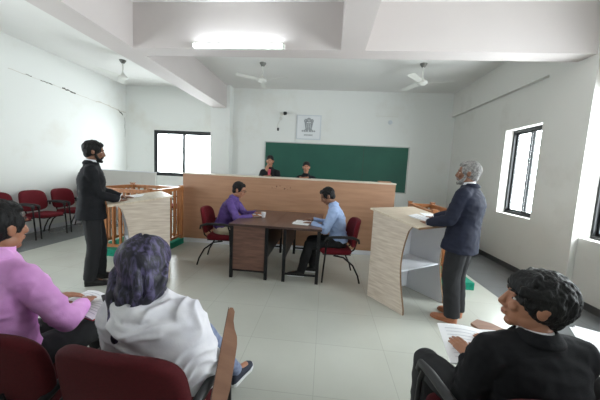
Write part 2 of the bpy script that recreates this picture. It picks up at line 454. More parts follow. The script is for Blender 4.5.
t = thing('security_camera', 'small black and white security camera on the back wall left of the poster', 'camera', (-1.3, YB, 3.08))
o0 = t.location.copy()
obj('mount', B().tube([(-1.36, YB, 2.98), (-1.36, YB-.03, 2.98)], .045, 16).tube([(-1.36, YB-.03, 2.98), (-1.34, YB-.09, 3.03), (-1.28, YB-.13, 3.07)], .012), 'fan', t, org=o0, smooth=True)
obj('camera_head', B().tube([(-1.36, YB-.12, 3.09), (-1.24, YB-.17, 3.095)], .038, 16), 'fan', t, org=o0, smooth=True)
obj('lens', B().tube([(-1.245, YB-.168, 3.095), (-1.18, YB-.19, 3.097)], [.048, .04], 16), 'black_plastic', t, org=o0, smooth=True)
t = thing('cable_outlet', 'small black cable outlet hanging below the security camera', 'outlet', (-1.43, YB, 2.69)); o0 = t.location.copy()
obj('box', B().box((-1.45, YB-.025, 2.64), (-1.40, YB, 2.72), .005), 'black_plastic', t, org=o0)
obj('cable', B().tube([(-1.42, YB-.012, 2.72), (-1.44, YB-.012, 2.8), (-1.41, YB-.012, 2.88), (-1.37, YB-.012, 2.945)], .006), 'fan', t, org=o0, smooth=True)
t = thing('wall_outlet', 'round white electrical outlet on the back wall right of the poster', 'outlet', (1.66, YB, 2.98)); o0 = t.location.copy()
obj('cover', B().tube([(1.66, YB, 2.98), (1.66, YB-.02, 2.98)], [.06, .05], 18), 'poster_frame', t, org=o0, smooth=True)
obj('conduit', B().tube([(1.25, YB-.01, 3.14), (1.85, YB-.01, 3.13)], .008), 'fan', t, org=o0)
# low partition in front of the back-left corner
t = thing('low_partition', 'low pale grey partition board in front of the back left window', 'partition', (-4.9, 6.6, 0))
obj('panel', B().box((-.95, -.02, .06), (.72, .02, 1.315)), 'wall_side', t)
obj('cap_rail', B().box((-.96, -.028, 1.315), (.73, .028, 1.335)), 'white_lam', t)
for x in (-.8, .58): obj('foot', B().box((x-.03, -.2, 0), (x+.03, .2, .06)), 'black_steel', t)

# ------------------------------------------------------------ judges bench and dais
tag(obj('dais', B().box((-2.7, 5.62, 0), (2.9, 7.7, .42)), 'platform'), 'low raised platform behind the judges bench', 'platform')
t = thing('judges_bench', 'long brown laminate judges bench with a pale top edge', 'bench', (-.76, 5.36, 0))
o0 = t.location.copy()
fp = B().box((-2.82, 5.34, .09), (1.30, 5.365, 1.375)); obj('front_panel', fp, 'laminate', t, org=o0)
obj('plinth', B().box((-2.80, 5.355, 0), (1.28, 5.6, .09)), 'white_lam', t, org=o0)
obj('worktop', B().box((-2.83, 5.33, 1.375), (1.31, 5.86, 1.4), .004), 'cap', t, org=o0)
for x in (-2.82, 1.275): obj('side_panel', B().box((x, 5.365, .09), (x+.025, 5.6, 1.375)), 'laminate', t, org=o0)
b = B(); random.seed(3)
for k in range(13):
    x = -1.02+k*.028+random.uniform(-.01, .01); z = 1.17+random.uniform(-.05, .06)+k*.003
    obj('scuff_mark', B().box((x, 5.338, z), (x+random.choice((.005, .008, .018)), 5.34, z+random.choice((.006, .014, .03)))), 'brown_line', t, org=o0)
tag(obj('closed_book', B().box((1.02, 5.5, 1.401), (1.25, 5.66, 1.425), .003), 'laminate'), 'thin brown book lying at the right end of the judges bench', 'book')

# ------------------------------------------------------------ desks
def desk(x0, x1, panel, label):
    y0, y1, H = 3.72, 5.16, .775
    t = thing('desk', label, 'desk', ((x0+x1)/2, (y0+y1)/2, 0), 0, 'brown desks pushed together'); o0 = t.location.copy()
    obj('desktop', B().box((x0, y0, H-.028), (x1, y1, H), .003), ['desk'], t, org=o0)
    obj('edge_band', B().box((x0-.002, y0-.003, H-.03), (x1+.002, y0, H-.002)), 'desk_edge', t, org=o0)
    lx0, lx1 = (x0+.04, x0+.535) if panel else (x1-.5, x1-.035)
    for x in (lx0, lx1):
        for y in (y0+.03, y1-.07):
            obj('leg', B().box((x-.022, y-.022, 0), (x+.022, y+.022, H-.028), .003), 'black_steel', t, org=o0)
    fr = B()
    for y in (y0+.03, y1-.07): fr.box((lx0+.022, y-.012, .1), (lx1-.022, y+.012, .125))
    for x in (lx0, lx1): fr.box((x-.012, y0+.055, H-.07), (x+.012, y1-.095, H-.03))
    obj('frame', fr, 'black_steel', t, org=o0)
    if panel: obj('modesty_panel', B().box((lx0+.022, y0+.02, .125), (lx1-.022, y0+.036, H-.03)), 'modesty', t, org=o0)
    obj('side_panel', B().box((lx1-.008 if panel else lx0-.008, y0+.055, .3), (lx1+.008 if panel else lx0+.008, y1-.095, H-.075)), 'black_steel', t, org=o0)
    return t
desk(-1.30, -.692, True, 'brown desk with a walnut front panel, where the man in purple writes')
desk(-.688, -.012, False, 'brown desk open at the front, where the man in light blue reads')

# ------------------------------------------------------------ lecterns
def lectern(loc, rz, label, side=1):
    """local +Y is the front (towards the bench), the speaker stands at -Y; side=+1: grained panel on +X"""
    t = thing('lectern', label, 'lectern', loc, rz, 'pale wooden lecterns')
    W, D = .37, .28
    def zt(y): return 1.02+(y+D)/(2*D)*.085
    prof = []
    n = 16
    # back edge curves inwards below the top and flares to the floor
    for k in range(n+1):
        s = k/n; z = zt(-D)*(1-s); y = -D+ .10*math.sin(PI*min(1, (s)/.95))**1.0*(1-.25*s)
        if s == 0: y = -D-.03
        prof.append((y, z))
    poly = [(D, 0), (D, zt(D))]+prof
    for sx in (-1, 1):
        x = sx*W
        b = B(); b.prism([(x-sx*.0, y, z) for y, z in poly], (-sx*.02, 0, 0))
        obj('side_panel', b, 'lectern' if sx == side else 'white_lam', t)
        e = B()
        pts = [(y, z) for y, z in prof]
        for (y0, z0), (y1, z1) in zip(pts, pts[1:]):
            e.prism([(x+sx*.001, y0, z0), (x+sx*.001, y0-.003, z0), (x+sx*.001, y1-.003, z1), (x+sx*.001, y1, z1)], (-sx*.022, 0, 0))
        obj('edge_band', e, 'lectern_edge', t)
    b = B().box((-W+.02, D-.02, .02), (W-.02, D, zt(D)-.01)); obj('front_panel', b, 'lectern', t)
    obj('inner_lining', B().box((-W+.02, D-.024, .02), (W-.02, D-.02, zt(D)-.02)), 'white_lam', t)
    obj('shelf', B().box((-W+.02, -D+.1, .46), (W-.02, D-.024, .478)), 'white_lam', t)
    a = math.atan2(.085, 2*D)
    mt = Matrix.Translation((0, 0, zt(0)+.002)) @ Matrix.Rotation(a, 4, 'X')
    obj('top_board', B().box((-W-.03, -D-.13, 0), (W+.03, D+.035, .022), .003, mt), 'lectern_top', t)
    obj('top_edge', B().box((-W-.031, -D-.133, -.001), (W+.031, -D-.13, .021), 0, mt), 'lectern_edge', t)
    return t, mt
LR, mR = lectern((1.082, 3.518, 0), R(35), 'pale wood lectern with white shelf, in front of the older man', -1)
LL, mL = lectern((-2.50, 3.63, 0), R(-49), 'pale wood lectern in front of the young man in the black suit', 1)

def sheet(name, label, cat, w, h, mtx, th=.003, pages=1, mats='paper', lines=True, fold=False):
    """paper lying in the plane z=0 of mtx; fold: an open book with two arched pages"""
    t = thing(name, label, cat, mtx.to_translation()); o0 = t.location.copy()
    if fold:
        for sx in (-1, 1):
            def fn(u, v, sx=sx, z=0): return mtx @ V((sx*u*w/2, (v-.5)*h, th+.012*math.sin(PI*min(1, u*1.15+.05))*(1-u*.5)))
            b = B(); n = 10
            ring = [V((sx*u/n*w/2, 0, th+.014*math.sin(PI*min(1, (u/n)*.9+.08)))) for u in range(n+1)]
            low = [V((sx*u/n*w/2, 0, 0)) for u in range(n, -1, -1)]
            b.prism([mtx @ V((p.x, -h/2, p.z)) for p in ring+low], mtx.to_3x3() @ V((0, h, 0)))
            obj('page', b, mats, t, org=o0)
            if lines:
                b = B()
                for r_ in range(9):
                    yy = -h*.36+r_*h*.09
                    pr = [V((sx*(.12+u/6*.74)*w/2, yy, th+.0148*math.sin(PI*min(1, (.12+u/6*.74)*.9+.08))+.0006)) for u in range(7)]
                    for p, q in zip(pr, pr[1:]):
                        b.prism([mtx@p, mtx@q, mtx@(q+V((0, .004, 0))), mtx@(p+V((0, .004, 0)))], mtx.to_3x3()@V((0, 0, .0003)))
                obj('printed_text', b, 'print', t, org=o0)
    else:
        for k in range(pages):
            m2 = mtx @ Matrix.Translation((random.uniform(-.01, .01)*k, random.uniform(-.01, .01)*k, k*th)) @ Matrix.Rotation(random.uniform(-.08, .08)*k, 4, 'Z')
            obj('page', B().box((-w/2, -h/2, 0), (w/2, h/2, th*.9), 0, m2), mats, t, org=o0)
        if lines:
            b = B(); zt = pages*th
            for r_ in range(8):
                yy = -h*.36+r_*h*.1; b.box((-w*.38, yy, zt-.0002), (w*.38*random.uniform(.6, 1), yy+.004, zt+.0004), 0, mtx)
            obj('printed_text', b, 'print', t, org=o0)
    return t
def TR(x, y, z, rz, rx=0): return Matrix.Translation((x, y, z)) @ Matrix.Rotation(rz, 4, 'Z') @ Matrix.Rotation(rx, 4, 'X')
def world_of(t): return Matrix.Translation(t.location) @ Euler(t.rotation_euler).to_matrix().to_4x4()
wR = world_of(LR) @ mR; wL = world_of(LL) @ mL
sheet('paper_stack', 'white papers on the lectern under the older man\'s hands', 'papers', .21, .30, wR @ Matrix.Translation((.0, -.19, .023)) @ Matrix.Rotation(R(20), 4, 'Z'), pages=3)
sheet('loose_paper', 'single white sheet beside the papers on the right lectern', 'paper', .21, .26, wR @ Matrix.Translation((.22, -.12, .0235)) @ Matrix.Rotation(R(-28), 4, 'Z'), th=.002)
sheet('paper_stack', 'white papers on the left lectern by the young man\'s hands', 'papers', .21, .29, wL @ Matrix.Translation((-.12, -.12, .023)) @ Matrix.Rotation(R(-15), 4, 'Z'), pages=3)
sheet('open_book', 'open white book on the right desk before the man in light blue', 'book', .34, .24, TR(-.30, 4.13, .776, R(80)), fold=True)
sheet('open_book', 'small open notebook on the left desk in front of the man in purple', 'book', .26, .18, TR(-1.08, 4.5, .776, R(-80)), fold=True)
tag(obj('paper_cup', B().tube([(-.96, 4.38, .776), (-.96, 4.38, .86)], [.028, .038], 18), 'cup', smooth=True), 'white cup on the left desk beside the notebook', 'cup')
t = thing('pen', 'black pen lying across the open book on the right desk', 'pen', (-.2, 4.23, .80))
obj('barrel', B().tube([(-.15, 4.20, .801), (-.27, 4.26, .801)], .005, 8), 'black_plastic', t, org=t.location)

# ------------------------------------------------------------ witness boxes
def witness_box(x0, x1, y0, y1, label, side, H=1.12, xr=None):
    t = thing('witness_box', label, 'witness box', ((x0+x1)/2, (y0+y1)/2, 0), 0, 'railed witness boxes'); o0 = t.location.copy()
    obj('platform', B().box((x0, y0, 0), (x1, y1, .11), .01), 'green', t, org=o0)
    z0 = .11; x1 = xr or x1
    P = [(x0+.04, y0+.04), (x1-.04, y0+.04), (x1-.04, y1-.04), (x0+.04, y1-.04)]
    for x, y in P:
        b = B().box((x-.03, y-.03, z0), (x+.03, y+.03, H+.02), .004); b.box((x-.038, y-.038, H+.02), (x+.038, y+.038, H+.035), .003)
        obj('post', b, 'rail', t, org=o0)
    for i in range(4):
        (ax, ay), (bx, by) = P[i], P[(i+1) % 4]
        if side == i: continue
        dx, dy = bx-ax, by-ay; L = math.hypot(dx, dy)
        ang = math.atan2(dy, dx); mt = Matrix.Translation((ax, ay, 0)) @ Matrix.Rotation(ang, 4, 'Z')
        b = B().box((.03, -.03, H-.06), (L-.03, .03, H), .004, mt)
        obj('top_rail', b, 'rail', t, org=o0)
        obj('bottom_rail', B().box((.03, -.02, z0+.04), (L-.03, .02, z0+.085), .003, mt), 'rail', t, org=o0)
        n = max(4, int(L/.115))
        for k in range(1, n):
            x = L*k/n
            obj('baluster', B().box((x-.016, -.016, z0+.085), (x+.016, .016, H-.06), .002, mt), 'rail', t, org=o0)
    return t
witness_box(-3.82, -2.74, 4.17, 5.24, 'orange wooden railing box on a green base, behind the left lectern', -1)
witness_box(1.50, 2.16, 3.99, 5.22, 'orange wooden railing box on a green base, beside the older man', -1, 1.07, 1.97)

# ------------------------------------------------------------ chairs
def make_chair(label, m='maroon', bw=1.0, ah=0, group='maroon cushioned armchairs', arm_style=1, back_h=.88):
    """faces +Y, origin at floor centre under the seat"""
    t = thing('armchair', label, 'chair', (0,0,0), 0, group)
    # seat: soft pad
    def pad(nu=14, nv=14):
        b = B()
        def top(u, v):
            x = (u-.5)*2; y = (v-.5)*2
            r = (abs(x)**4+abs(y)**4)
            return (x*.235*(1-.03*y*y), y*.225, .45+.03*(1-min(1, r)**1.5)-.02*max(0, y)**3)
        def bot(u, v):
            x = (u-.5)*2; y = (v-.5)*2
            return (x*.235*(1-.03*y*y), y*.225, .405)
        b.grid(top, nu, nv); b.grid(bot, nu, nv)
        # sides
        for (f, g) in ((0, 0), (1, 0), (0, 1), (1, 1)):
            pass
        b2 = B(); rings = []
        for z, k in ((.405, .93), (.41, .985), (.43, 1), (.452, .985), (.466, .93), (.474, .8), (.478, .5)):
            rings.append(((0, 0, z), (1, 0, 0), (0, 1, 0), .238*k, .228*k))
        b.bm.free(); b2.loft(rings, 32, 4.5); return b2
    obj('seat', pad(), m, t, smooth=True, ang=60)
    # backrest: curved rounded pad
    def back():
        b = B(); n = 14
        out = []
        for k in range(40):
            a = 2*PI*k/40; ca, sa = math.cos(a), math.sin(a); e = 4.0
            out.append((math.copysign(abs(ca)**(2/e), ca), math.copysign(abs(sa)**(2/e), sa)))
        rings = []
        zc = (.49+back_h)/2; hz = (back_h-.49)/2
        for d, k in ((.0, .9), (.006, .97), (.02, 1), (.045, 1), (.058, .97), (.064, .88), (.066, .6)):
            ring = []
            for px, pz in out:
                x = px*.235*bw*k*(1-.05*max(0, pz)); z = zc+pz*hz*k
                y = -.235-(z-.49)*.16-.02+.045*(px*k)**2+d-.03+(.012*math.sin((z-.49)/.39*PI))
                ring.append(b.bm.verts.new((x, y, z)))
            rings.append(ring)
        N = len(out)
        for a_, c_ in zip(rings, rings[1:]):
            for k in range(N): b.bm.faces.new((a_[k], a_[(k+1)%N], c_[(k+1)%N], c_[k]))
        b.bm.faces.new(rings[0][::-1]); b.bm.faces.new(rings[-1]); return b
    obj('backrest', back(), m, t, smooth=True, ang=60)
    obj('back_support', B().tube([(-.12, -.2, .41), (-.13, -.26, .46), (-.13, -.3, .62)], .012).tube([(.12, -.2, .41), (.13, -.26, .46), (.13, -.3, .62)], .012).box((-.2, -.2, .392), (.2, .2, .404)), 'black_steel', t, smooth=True)
    for s in (-1, 1):
        x = s*.262
        # rear curved leg rises to carry the arm
        obj('leg', B().tube([(x, .20, .012), (x, .19, .2), (x, .175, .40), (x, .165, .56), (x, .14, .63+ah)], .0125), 'black_steel', t, smooth=True)
        obj('leg', B().tube([(x, -.33, .012), (x, -.30, .12), (x, -.22, .27), (x, -.08, .38), (x, .06, .405)], .0125), 'black_steel', t, smooth=True)
        obj('leg_bracket', B().tube([(x, 0, .40), (s*.2, 0, .398)], .012), 'black_steel', t)
        arm = B()
        pts = [(x, .19, .60), (x, .17, .645), (x, .08, .66), (x, -.08, .665), (x, -.2, .66), (x*.99, -.28, .63), (x*.94, -.295, .58)]
        arm.tube(pts, [.014, .019, .021, .021, .02, .017, .014], 12)
        for v in arm.bm.verts: v.co.z += ah
        obj('armrest', arm, 'black_plastic', t, smooth=True)
    return t

ch = make_chair('maroon armchair against the left wall, just behind the black-suited man', bw=1.1, back_h=.9, group='maroon armchairs along the left wall')
ch.location = (-5.5, 5.64, 0); ch.rotation_euler.z = R(-90)
for y, l in ((5.01, 'maroon armchair against the left wall, second behind the black-suited man'), (4.38, 'maroon armchair against the left wall, cut off by the left edge of the photo'),
             (6.27, 'maroon armchair against the left wall, mostly hidden behind the black-suited man')):
    c = copy_tree(ch); c.location = (-5.5, y, 0); c['label'] = l
dg_ = 'maroon armchairs at the desks'
c = copy_tree(ch); c.location = (-1.62, 4.38, 0); c.rotation_euler.z = R(-84); c['label'] = 'maroon armchair in which the man in the purple shirt sits'; c['group'] = dg_
c = copy_tree(ch); c.location = (.19, 4.08, 0); c.rotation_euler.z = R(98); c['label'] = 'maroon armchair in which the man in the light blue shirt sits'; c['group'] = dg_
c = copy_tree(ch); c.location = (-4.02, 7.15, 0); c.rotation_euler.z = R(-90); c['label'] = 'maroon armchair far back below the back window, behind the railing'; c['group'] = dg_; del c['group']
for x, l in ((-1.22, 'maroon chair behind the bench under the woman with hand on chin'), (-.36, 'maroon chair behind the bench under the woman right of her colleague')):
    c = copy_tree(ch); c.location = (x, 6.12, .42); c.rotation_euler.z = R(180); c['label'] = l; c['group'] = 'chairs behind the judges bench'

fg = make_chair('shaded maroon armchair in which the woman in the violet headscarf sits', 'maroon_shaded', bw=1.17, ah=-.06, group='shaded maroon armchairs in the foreground', back_h=.87)
fg.location = (-.715, 1.17, 0); fg.rotation_euler.z = R(-4)
c = copy_tree(fg); c.location = (-1.33, 1.2, 0); c.rotation_euler.z = R(-2); c['label'] = 'shaded maroon armchair under the boy in the pink shirt, at the left edge'
c = make_chair('shaded maroon armchair under the young man in the black blazer', 'maroon_shaded', ah=.0, group='shaded maroon armchairs in the foreground', back_h=.85); c.location = (.80, 1.20, 0); c.rotation_euler.z = R(8)
c = copy_tree(fg); c.location = (1.62, 1.12, 0); c.rotation_euler.z = R(4); c['label'] = 'shaded maroon armchair at the right edge under the neighbour holding papers'

# ------------------------------------------------------------ people
def bone2(a, c, l1, l2, hint):
    a, c, hint = V(a), V(c), V(hint); d = c-a; L = d.length
    if L > (l1+l2)*.995: c = a+d.normalized()*(l1+l2)*.995; d = c-a; L = d.length
    x = (l1*l1-l2*l2+L*L)/(2*L); h = math.sqrt(max(0, l1*l1-x*x)); n = d.normalized()
    k = hint-n*hint.dot(n); k = k.normalized() if k.length > 1e-6 else V((0, 0, -1))
    return a+n*x+k*h, c

def frame(fwd, up=(0,0,1)):
    f = V(fwd).normalized(); r = f.cross(V(up)).normalized(); u = r.cross(f)
    return Matrix(((r.x, f.x, u.x), (r.y, f.y, u.y), (r.z, f.z, u.z)))      # columns: right, forward, up

def wr(amp, f, dirs=(1,1,1), seed=0):
    s = V((seed*7.3, seed*3.1, seed*1.7))
    def fn(co, n):
        q = V((co.x*dirs[0], co.y*dirs[1], co.z*dirs[2]))*f+s
        v = 1-abs(noise.noise(q))*2.2+.4*noise.noise(q*2.3)
        return co+n*amp*v
    return fn

def add_hand(b, w, d, palm, side, curl=.5, s=1.0, spread=.12):
    """wrist w, finger direction d, palm normal (out of the palm), side +1 right / -1 left"""
    w = V(w); d = V(d).normalized(); p = V(palm); p = (p-d*p.dot(d)).normalized()
    t = (d.cross(p) if side > 0 else p.cross(d)).normalized()
    b.ell(w+d*.045*s, (.034*s, .046*s, .0135*s), Matrix(((t.x, d.x, p.x), (t.y, d.y, p.y), (t.z, d.z, p.z))), sub=3)
    for off, L, r in ((.029, .072, .0088), (.010, .080, .009), (-.010, .074, .0086), (-.028, .058, .0078)):
        base = w+(d*.086+t*off*(1.0))*s-d*abs(off)*.25*s
        b.cap(w+t*off*.6*s+d*.015*s, base, .0125*s, .0105*s, 10)
        dd = (d+t*off*spread*22*.1).normalized(); q = base
        for k, (fr_, a) in enumerate(((.45, .35), (.31, .8), (.24, 1.05))):
            ang = curl*a
            v = (dd*math.cos(ang)+p*math.sin(ang)).normalized(); e = q+v*L*fr_*s*1.02
            b.cap(q, e, r*s*(1-.1*k), r*s*(1-.1*(k+1)), 10); q = e
    # thumb
    q = w+(d*.022+t*.026)*s; v = (d*.55+t*.75+p*.25).normalized(); e = q+v*.036*s; b.cap(q, e, .0125*s, .0105*s, 10)
    v2 = (d*.9+t*.3+p*.35).normalized(); e2 = e+v2*.03*s; b.cap(e, e2, .0103*s, .0093*s, 10)
    e3 = e2+(d*.9+p*.4).normalized()*.024*s; b.cap(e2, e3, .0092*s, .0078*s, 10)

def add_head(b, c, m, s=1.0, female=False):
    c = V(c); T = lambda x, y, z: c+m@(V((x, y, z))*s)
    E = lambda x, y, z, rx, ry, rz, sub=4: b.ell(T(x, y, z), (rx*s, ry*s, rz*s), m.to_4x4(), sub=sub)
    j = .93 if female else 1
    E(0, -.012, .025, .074, .094, .098); E(0, .018, -.02, .062*j, .068, .085); E(0, .03, -.06, .050*j, .05, .05)
    E(0, .056, -.098, .025*j, .022, .019, 3)
    for sx in (-1, 1):
        E(sx*.045*j, .005, -.066, .018, .042, .03, 3)           # jaw angle
        E(sx*.036, .068, -.022, .024, .018, .02, 3)             # cheek
        E(sx*.026, .081, .030, .026, .009, .008, 3)             # brow
        E(sx*.078, -.012, -.004, .009, .020, .032, 3); E(sx*.083, -.020, .008, .008, .016, .02, 2)   # ear
        b.cap(T(sx*.010, .092, -.036), T(sx*.013, .088, -.034), .0085*s, .007*s, 8)                   # nostril wings
    b.cap(T(0, .082, .024), T(0, .103, -.024), .008*s, .0125*s, 10); b.cap(T(0, .103, -.026), T(0, .090, -.038), .0125*s, .009*s, 10); E(0, .052, .045, .05*j, .030, .035, 3)
    E(0, .083, -.058, .025, .012, .0065, 3); E(0, .081, -.070, .022, .012, .0075, 3)
    return T

def hair_short(b, c, m, s=1.0, vol=1.0, wave=0, n=120, sd=1, female=False):
    c = V(c); T = lambda x, y, z: c+m@(V((x, y, z))*s); rnd = random.Random(sd)
    b.ell(T(0, -.027, .034), (.083*vol*s, .099*vol*s, .101*vol*s), m.to_4x4(), sub=4)
    b.ell(T(0, -.06, -.03), (.062*s, .052*s, .055*s), m.to_4x4(), sub=3)
    if female:
        b.ell(T(0, -.006, .060), (.081*s, .083*s, .078*s), m.to_4x4(), sub=4)
        return
    for sx in (-1, 1): b.ell(T(sx*.066*vol, .018, .028), (.014*s, .034*s, .042*s), m.to_4x4(), sub=3); b.ell(T(sx*.070*vol, .022, -.002), (.006*s, .010*s, .024*s), m.to_4x4(), sub=3)
    # clumped locks combed back from the brow over the crown, tapering into the nape
    for k in range(n):
        a = rnd.uniform(0, 2*PI); e = rnd.uniform(-.35 if wave else .0, 1.35)
        d = V((math.cos(a)*math.cos(e), math.sin(a)*math.cos(e), math.sin(e)))
        if d.y > .35 and d.z < .62: continue
        if abs(d.x) > .66 and d.z < .22 and d.y > -.4: continue       # ears stay free
        rad = V((.081, .097, .099))*vol
        tdir = V((d.y*.5+.5*d.z, .35*d.z-.25, -.75)).normalized(); tdir = (tdir-d*tdir.dot(d)).normalized()
        pts = []; cur = d.copy()
        for j in range(4):
            pts.append(V((0, -.027, .034))+V((cur.x*rad.x, cur.y*rad.y, cur.z*rad.z))*(1+.035*wave*math.sin(j*1.6+k)))
            cur = (cur+tdir*.17+V((rnd.uniform(-1, 1), rnd.uniform(-1, 1), 0))*.06*(1+wave)).normalized()
        r0 = rnd.uniform(.006, .0095)
        b.chain([T(*q_) for q_ in pts], [r0*.8*s, r0*s, r0*.9*s, r0*.35*s])
    if wave:
        for k in range(34):
            x = -.066+.004*k; j = rnd.uniform(-.5, .5)
            b.chain([T(x*.8, .02, .124), T(x, .060-abs(x)*.35, .116-abs(x)*.4), T(x*1.05+j*.012, .092-abs(x)*.75, .088-abs(x)*.3), T(x*1.08+j*.03, .093-abs(x)*.8, .052+j*.02-abs(x)*.4)], [.010*s, .0095*s, .0075*s, .0025*s])
        for sx in (-1, 1):
            for k in range(14):
                y = -.05+.009*k; b.chain([T(sx*.078, y, .07), T(sx*.085, y+.004, .05), T(sx*.084, y+.008, .034+rnd.uniform(-.008, .008))], [.009*s, .008*s, .003*s])
    for k in range(11):
        x = -.058+.0116*k
        b.chain([T(x, .045-abs(x)*.5, .118-abs(x)*.35), T(x+.006, .068-abs(x)*.45, .103-abs(x)*.25), T(x+.012, .080-abs(x)*.6, .080+rnd.uniform(-.006, .008))], [.012*s, .009*s, .003*s])

def shoe(b, heel, fd, L=.27, s=1.0, g=0):
    fd = V(fd); up = V((0, 0, 1)); f = V((fd.x, fd.y, 0)).normalized(); r = f.cross(up)
    h = V(heel); rings = []
    for t, w_, hh, zc in ((0, .022, .03, .045), (.05, .033, .045, .052), (.25, .036, .05, .055), (.45, .040, .036, .045), (.7, .046, .026, .034), (.9, .036, .02, .028), (1.0, .014, .012, .022)):
        rings.append((V((h.x, h.y, g))+f*L*t+up*zc*s, r, up, w_*s, hh*s))
    b.loft(rings, 18, 2.3)
def sole_mesh(b, heel, fd, L=.27, s=1.0, g=0, th=.022):
    fd = V(fd); up = V((0, 0, 1)); f = V((fd.x, fd.y, 0)).normalized(); r = f.cross(up); h = V((heel[0], heel[1], g)); poly = []
    for t, w_ in ((0, .02), (.04, .034), (.25, .036), (.5, .038), (.72, .048), (.9, .038), (1.0, .018)): poly.append(h+f*(L*t+.003)+r*w_*s)
    for t, w_ in reversed(((0, .02), (.04, .034), (.25, .036), (.5, .038), (.72, .048), (.9, .038), (1.0, .018))): poly.append(h+f*(L*t+.003)-r*w_*s)
    b.prism([p+up*.001 for p in poly], up*th)

def person(label, face, pelvis, chest, neck, head, hdir, arms, legs, top, trousers, skin='skin_a', sc=1.0, vox=.0065,
           top_name='jacket', collar='white_shirt', hair='hair', hvol=1.0, hwave=0, beard=None, shoe_m='black_shoe', long_top=.0, female=False,
           bulk=1.0, feet=True, group=None, hair_on=True, hup=(0,0,1), shw=.165, sole_m=None, glasses=False, ground=0, topvox=.008, wrk=.005, legsc=1.0, tw=1.0, low_collar=False, extra=None, bun=False, scarf=None):
    """arms: side -> (wrist, elbow hint, finger dir, palm normal, curl);  legs: side -> (ankle, knee hint, foot dir)"""
    F = V((face[0], face[1], 0)).normalized(); Rt = F.cross(V((0, 0, 1))); up = V((0, 0, 1))
    pelvis, chest, neck, head = V(pelvis), V(chest), V(neck), V(head)
    t = thing('person', label, 'person', (pelvis.x, pelvis.y, ground), 0, group); org = t.location.copy()
    spine = (chest-pelvis).normalized(); sh_c = chest.lerp(neck, .62)
    fw_s = (F-spine*F.dot(spine)).normalized(); sp2 = (neck-chest).normalized(); fw_c = (F-sp2*F.dot(sp2)).normalized()
    sh = {s: sh_c+Rt*s*shw*sc-up*.015 for s in (-1, 1)}
    hip = {s: pelvis+Rt*s*.088*sc-up*.02 for s in (-1, 1)}
    A, Lg = {}, {}
    for s, a in arms.items():
        el, w_ = bone2(sh[s], a[0], .29*sc, .255*sc, a[1]); A[s] = (sh[s], el, w_)
    for s, l in legs.items():
        kn, an = bone2(hip[s], l[0], .43*sc*legsc, .42*sc*legsc, l[1]); Lg[s] = (hip[s], kn, an)
    # body: one continuous skin
    b = B(); hm = frame(hdir, hup)
    add_head(b, head, hm, sc, female)
    b.cap(neck-sp2*.03, head+hm@V((0, -.028, -.06))*sc, .055*sc*(.88 if female else 1), .050*sc*(.88 if female else 1))
    rings = [(pelvis-spine*.07*sc, .12, .08), (pelvis, .148, .10), (pelvis.lerp(chest, .45), .125, .09), (chest, .148, .105), (sh_c-sp2*.03, .15, .085), (sh_c+sp2*.03, .11, .065), (neck, .055, .055)]
    b.loft([(c_, Rt, fw_s if i < 3 else fw_c, w_*sc, d_*sc) for i, (c_, w_, d_) in enumerate(rings)], 24, 2.2)
    for s, (p0, p1, p2) in A.items():
        b.chain([p0, p1, p2], [.047*sc, .037*sc, .027*sc]); b.cap(sh_c, p0, .06*sc, .047*sc)
        a = arms[s]; add_hand(b, p2, a[2], a[3], s, a[4], sc)
    for s, (p0, p1, p2) in Lg.items():
        b.chain([p0, p1, p2], [.078*sc, .052*sc, .036*sc]); f3 = V((legs[s][2][0], legs[s][2][1], 0)).normalized()
        if feet: b.cap(p2-up*.03, p2+f3*.12-up*.045, .03, .024)
    body = obj('body', b, skin, t, org=org); remesh(body, vox, 2)
    T = lambda x, y, z: head+hm@(V((x, y, z))*sc)
    # eyes, brows
    for s in (-1, 1):
        e = obj('eye', B().ell(T(s*.030, .0705, .008), (.0105*sc, .0075*sc, .0048*sc), hm.to_4x4(), sub=3), 'eye', body, org=org, smooth=True)
        obj('iris', B().ell(T(s*.030, .0765, .008), (.0048*sc, .0035*sc, .0048*sc), hm.to_4x4(), sub=2), 'hair', e, org=org, smooth=True)
        obj('eyebrow', B().chain([T(s*.014, .088, .033), T(s*.030, .086, .038), T(s*.046, .074, .034)], [.0035*sc, .0045*sc, .0025*sc]), hair, body, org=org, smooth=True)
    obj('lips', B().ell(T(0, .087, -.061), (.019*sc, .009*sc, .005*sc), hm.to_4x4()).ell(T(0, .086, -.069), (.016*sc, .009*sc, .005*sc), hm.to_4x4()), 'lip', body, org=org, smooth=True)
    if hair_on:
        b = B(); hair_short(b, head, hm, sc, hvol, hwave, n=190 if hwave else 110, sd=len(label), female=female)
        if bun: b.ell(T(0, -.135, .02), (.04, .035, .04)); b.ell(T(0, -.07, -.03), (.072, .05, .07), hm.to_4x4())
        h = obj('hair', b, hair, t, org=org); remesh(h, .0045, 1, wr(.0022, 70, (1, 1, .5), 2))
    if beard:
        b = B()
        for s in (-1, 1):
            b.chain([T(s*.069, .012, -.012), T(s*.062, .024, -.055), T(s*.040, .058, -.092), T(0, .078, -.104)], [.009*sc, .016*sc, .017*sc, .018*sc])
            b.chain([T(0, .094, -.049), T(s*.028, .085, -.056), T(s*.036, .074, -.075)], [.006*sc, .006*sc, .007*sc])
        b.ell(T(0, .045, -.098), (.046*sc, .044*sc, .024*sc), hm.to_4x4())
        o = obj('beard', b, beard, t, org=org); remesh(o, .004, 1, wr(.002, 90))
    if glasses:
        g = B()
        for s in (-1, 1):
            g.tube([T(s*.031+.02*math.cos(k*PI/6), .098, .006+.016*math.sin(k*PI/6)) for k in range(13)], .0018, 6)
            g.tube([T(s*.051, .097, .012), T(s*.078, .05, .012), T(s*.083, -.01, .010)], .0018, 6)
        g.tube([T(-.011, .1, .010), T(.011, .1, .010)], .0018, 6)
        obj('glasses', g, 'black_plastic', t, org=org)
    # top
    k = sc*bulk; lt = long_top
